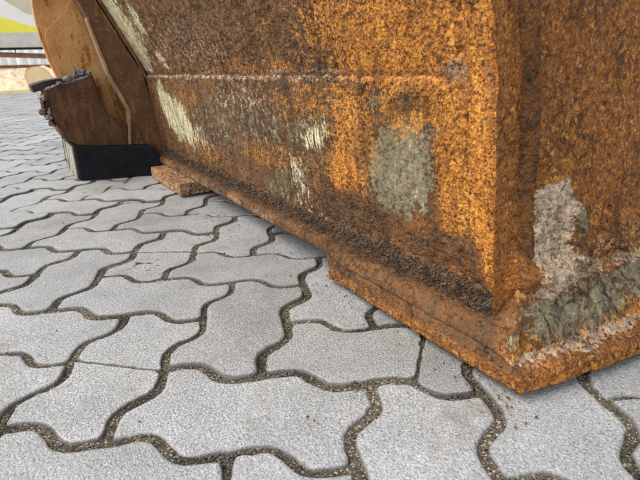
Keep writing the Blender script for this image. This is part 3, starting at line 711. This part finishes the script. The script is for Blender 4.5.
flakes(9, lambda: (random.gauss(.47, .03), random.uniform(.072, .088)), plain0, 'paint_flakes', .0045)

# ------------------------------------------------------------------ TIMBER BLOCK under the far end
def timber():
    k = NT('weathered_timber'); g = k.noise(30, 5, .65, k.map((.15, 1, .25))); f = k.noise(120, 4, .7, k.map((.2, 1, .2))); 
    col = k.ramp(k.M('ADD', k.M('MULTIPLY', g, .65), k.M('MULTIPLY', f, .35)), (.36, (.05, .045, .032)), (.48, (.20, .19, .135)), (.6, (.40, .38, .29)))
    return k.done(col, .85, k.bump(g, .6, .003), .2)
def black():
    k = NT('shade_black_face'); n = k.noise(40, 4, .6); return k.done(k.ramp(n, (.35, (.004, .0045, .006)), (.65, (.010, .010, .013))), .8, k.bump(n, .4, .001), .15)  # shade under the bucket put into the colour of the block
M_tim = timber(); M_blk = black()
blk = empty('timber_block', FR @ Matrix.Translation((-1.483, -.1, 0)), 'thick timber block with shade painted black on its faces, wedged under the far end of the bucket', 'block')
def hexa(name, b, t, mat, parent, org=(1.45, -.1), bevel=.004):
    bm = bmesh.new(); lo = [bm.verts.new((-(s-org[0]), tt-org[1], z)) for s, tt, z in b]; hi = [bm.verts.new((-(s-org[0]), tt-org[1], z)) for s, tt, z in t]
    bm.faces.new(lo[::-1]); bm.faces.new(hi)
    for i in range(4): bm.faces.new((lo[i], lo[(i+1) % 4], hi[(i+1) % 4], hi[i]))
    bmesh.ops.recalc_face_normals(bm, faces=bm.faces); bmesh.ops.bevel(bm, geom=bm.edges[:], offset=bevel, segments=2, affect='EDGES', profile=.6)
    me = bpy.data.meshes.new(name); bm.to_mesh(me); bm.free(); me.materials.append(mat); o = bpy.data.objects.new(name, me); C.objects.link(o); o.parent = parent; return o
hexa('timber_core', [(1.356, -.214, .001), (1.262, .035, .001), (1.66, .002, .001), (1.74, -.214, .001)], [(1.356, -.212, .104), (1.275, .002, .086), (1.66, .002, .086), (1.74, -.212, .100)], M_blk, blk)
hexa('shaded_end', [(1.349, -.211, .003), (1.255, .035, .003), (1.2615, .035, .003), (1.3555, -.211, .003)], [(1.349, -.209, .1025), (1.268, .002, .0855), (1.2745, .002, .0855), (1.3555, -.209, .1025)], M_blk, blk, bevel=.0008)
for k_, ss_ in enumerate((1.40, 1.455, 1.52, 1.60)):      # boards of the block's long side, gaps between
    hexa('board', [(ss_-.024, -.2195, .002), (ss_-.024, -.2145, .002), (ss_+.024, -.2145, .002), (ss_+.024, -.2195, .002)], [(ss_-.024, -.2175, .099), (ss_-.024, -.2125, .099), (ss_+.024, -.2125, .099), (ss_+.024, -.2175, .099)], M_tim, blk, bevel=.0015)

# ------------------------------------------------------------------ BACKGROUND YARD (bucket frame, far along s)
def plain(name, c, rough=.7, var=.15, sc=8, rust=None):
    k = NT(name); n = k.noise(sc, 5, .6); col = k.ramp(n, (.3, tuple(x*(1-var) for x in c)), (.7, tuple(min(1, x*(1+var)) for x in c)))
    if rust: col = k.mix(k.step(k.noise(sc*2.3, 5, .65), .52, .64), col, (*rust, 1))
    return k.done(col, rough, k.bump(n, .2, .01), .3)
M_white = plain('white_body_paint', (.84, .83, .78), .4, .05); M_yel = plain('yellow_paint', (.88, .80, .08), .4, .05); M_skirt = plain('grey_skirt', (.66, .60, .53), .6, .15)
M_rub = plain('tyre_rubber', (.03, .03, .032), .85); M_rim = plain('wheel_steel', (.5, .5, .5), .5)
M_rust = plain('rusty_beam_steel', (.30, .16, .085), .8, .4, 14); M_sheet = plain('pale_sheet', (.88, .87, .82), .6, .05)
M_kerb = plain('kerb_stone', (.78, .66, .36), .8, .12, 6); M_heap = plain('heap_gravel', (.78, .62, .42), .95, .3, 20, (.48, .30, .16)); M_drum = plain('drum_paint', (.66, .46, .27), .7, .15, 6)
M_panel = plain('beige_panel', (.62, .55, .40), .6, .1)
def at(s, t, z=0): return FR @ Matrix.Translation((-s, t, z))
def kb(name, x0, x1, y0, y1, z0, z1, mat, parent, bevel=.01):
    return prism(name, [(x0, y0), (x1, y0), (x1, y1), (x0, y1)], XYZ, z0, z1, mat, parent, bevel)
kerb = empty('kerb', at(9.55, 0), 'low sandy yellow kerb at the far edge of the paved yard', 'kerb'); kerb['kind'] = 'structure'; del kerb['category']
for i in range(-9, 9): kb('kerb_stone', -.12, .12, i*.8-.395, i*.8+.395, -.02, .07, M_kerb, kerb, .015)
# gravel and scrap heap
hx, hy = np.meshgrid(np.linspace(-.85, .85, 70), np.linspace(-5, 4, 260), indexing='ij'); Q = np.stack([hx, hy, hx*0], -1)
hz = (.40+.10*fbm(Q, .8, 3, 1))*np.cos(np.clip(hx/.85, -1, 1)*1.57)**.7 + .10*fbm(Q, 6, 4, 2, .6) - .02
heap = grid_obj('rubble_heap', np.stack([hx, hy, hz], -1), M_heap); heap.matrix_world = at(10.62, 0); tag(heap, kind='stuff', label='long low heap of orange brown rubble behind the kerb', cat='rubble')
def cyl(name, r, h, axis, loc, mat, parent, seg=28, bev=.01):
    bm = bmesh.new(); bmesh.ops.create_cone(bm, cap_ends=True, segments=seg, radius1=r, radius2=r, depth=h)
    if bev: bmesh.ops.bevel(bm, geom=[e for e in bm.edges if len(e.link_faces) == 2 and abs(e.calc_face_angle(0)) > 1], offset=bev, segments=2, affect='EDGES')
    R = {'x': Matrix.Rotation(math.pi/2, 4, 'Y'), 'y': Matrix.Rotation(math.pi/2, 4, 'X'), 'z': Matrix.Identity(4)}[axis]
    bm.transform(Matrix.Translation(loc) @ R); me = bpy.data.meshes.new(name); bm.to_mesh(me); bm.free(); me.materials.append(mat)
    o = bpy.data.objects.new(name, me); C.objects.link(o); o.parent = parent; return o
drum = empty('steel_drum', at(9.98, .20), 'dull orange steel drum lying on its side with its round end towards the yard', 'drum')
cyl('drum_shell', .20, .8, 'x', (-.3, 0, .215), M_drum, drum); cyl('rolling_ring', .208, .03, 'x', (-.12, 0, .215), M_rust, drum, bev=.004); cyl('rolling_ring', .208, .03, 'x', (-.48, 0, .215), M_rust, drum, bev=.004); cyl('drum_lid', .178, .012, 'x', (.103, 0, .215), plain('drum_lid_paint', (.74, .55, .33), .7, .1, 6), drum, bev=.003)
def beam(s0, t0, z0, s1, t1, z1, w, h, lab):
    a, b = Vector((-s0, t0, z0)), Vector((-s1, t1, z1)); d = b-a; L = d.length
    o = empty('steel_beam', FR @ (Matrix.Translation(a) @ d.to_track_quat('Y', 'Z').to_matrix().to_4x4()), lab, 'beam', 'rusty beams lying on the rubble heap')
    prism('top_flange', [(-w, 0), (w, 0), (w, L), (-w, L)], XYZ, h-.012, h, M_rust, o); prism('bottom_flange', [(-w, 0), (w, 0), (w, L), (-w, L)], XYZ, 0, .012, M_rust, o); prism('web', [(-.008, 0), (.008, 0), (.008, L), (-.008, L)], XYZ, .0125, h-.0125, M_rust, o)
beam(10.9, -3.6, .80, 11.0, 2.4, .44, .05, .09, 'long rusty beam lying slanted along the top of the rubble heap')
beam(10.4, -2.6, .44, 10.8, 1.6, .37, .04, .06, 'shorter rusty beam lying low on the front of the rubble heap')
# pale corrugated fence behind
fence = empty('sheet_fence', at(11.55, 0), 'low pale corrugated sheet fence between the rubble heap and the trailer', 'fence')
for i in range(-7, 6):
    y = np.linspace(0, .98, 57); V = []; F = []
    for q, yy in enumerate(y):
        x = .025*math.sin(yy/.98*2*math.pi*6); V += [(x, yy+i*1.0, .02), (x, yy+i*1.0, .74), (x-.004, yy+i*1.0, .74), (x-.004, yy+i*1.0, .02)]
    for q in range(56):
        b = q*4; F += [[b, b+1, b+5, b+4], [b+2, b+3, b+7, b+6], [b+1, b+2, b+6, b+5]]
    mesh_obj('sheet_panel', V, F, M_sheet, fence, True)
# box trailer parked across the back of the yard
tr = empty('box_trailer', at(11.9, -2.2, -.13), 'white box trailer with a bright yellow stripe and grey lower skirt parked behind the heap', 'trailer')
kb('cargo_box', -2.4, 0, -4.0, 4.2, 1.16, 3.5, M_white, tr, .03)
kb('side_skirt', .002, .03, -4.0, 4.2, .93, 1.20, M_skirt, tr, .006); kb('chassis_rail', -.5, -.35, -3.9, 4.1, .80, 1.155, M_rub, tr, .01); kb('chassis_rail', -2.0, -1.85, -3.9, 4.1, .80, 1.155, M_rub, tr, .01)
kb('lower_rail', -.06, .0, -4.0, 4.2, .885, .929, M_rub, tr, .004)
prism('yellow_stripe', [(-4.0, 1.205), (4.2, 1.205), (4.2, 1.25), (2.62, 1.30), (1.70, 1.62), (-4.0, 1.85)], lambda p, q, a: (a, p, q), .003, .010, M_yel, tr)
prism('beige_stripe', [(2.55, 1.55), (4.2, 1.33), (4.2, 1.95), (1.95, 1.98)], lambda p, q, a: (a, p, q), .003, .009, M_panel, tr)
for y in (-3.2, -2.0, -.8):
    for x in (-.25, -2.1):
        w = cyl('wheel', .46, .30, 'x', (x, y, .60), M_rub, tr, 36, .04); cyl('rim', .26, .31, 'x', (x+.01, y, .60), M_rim, w, 24, .02)
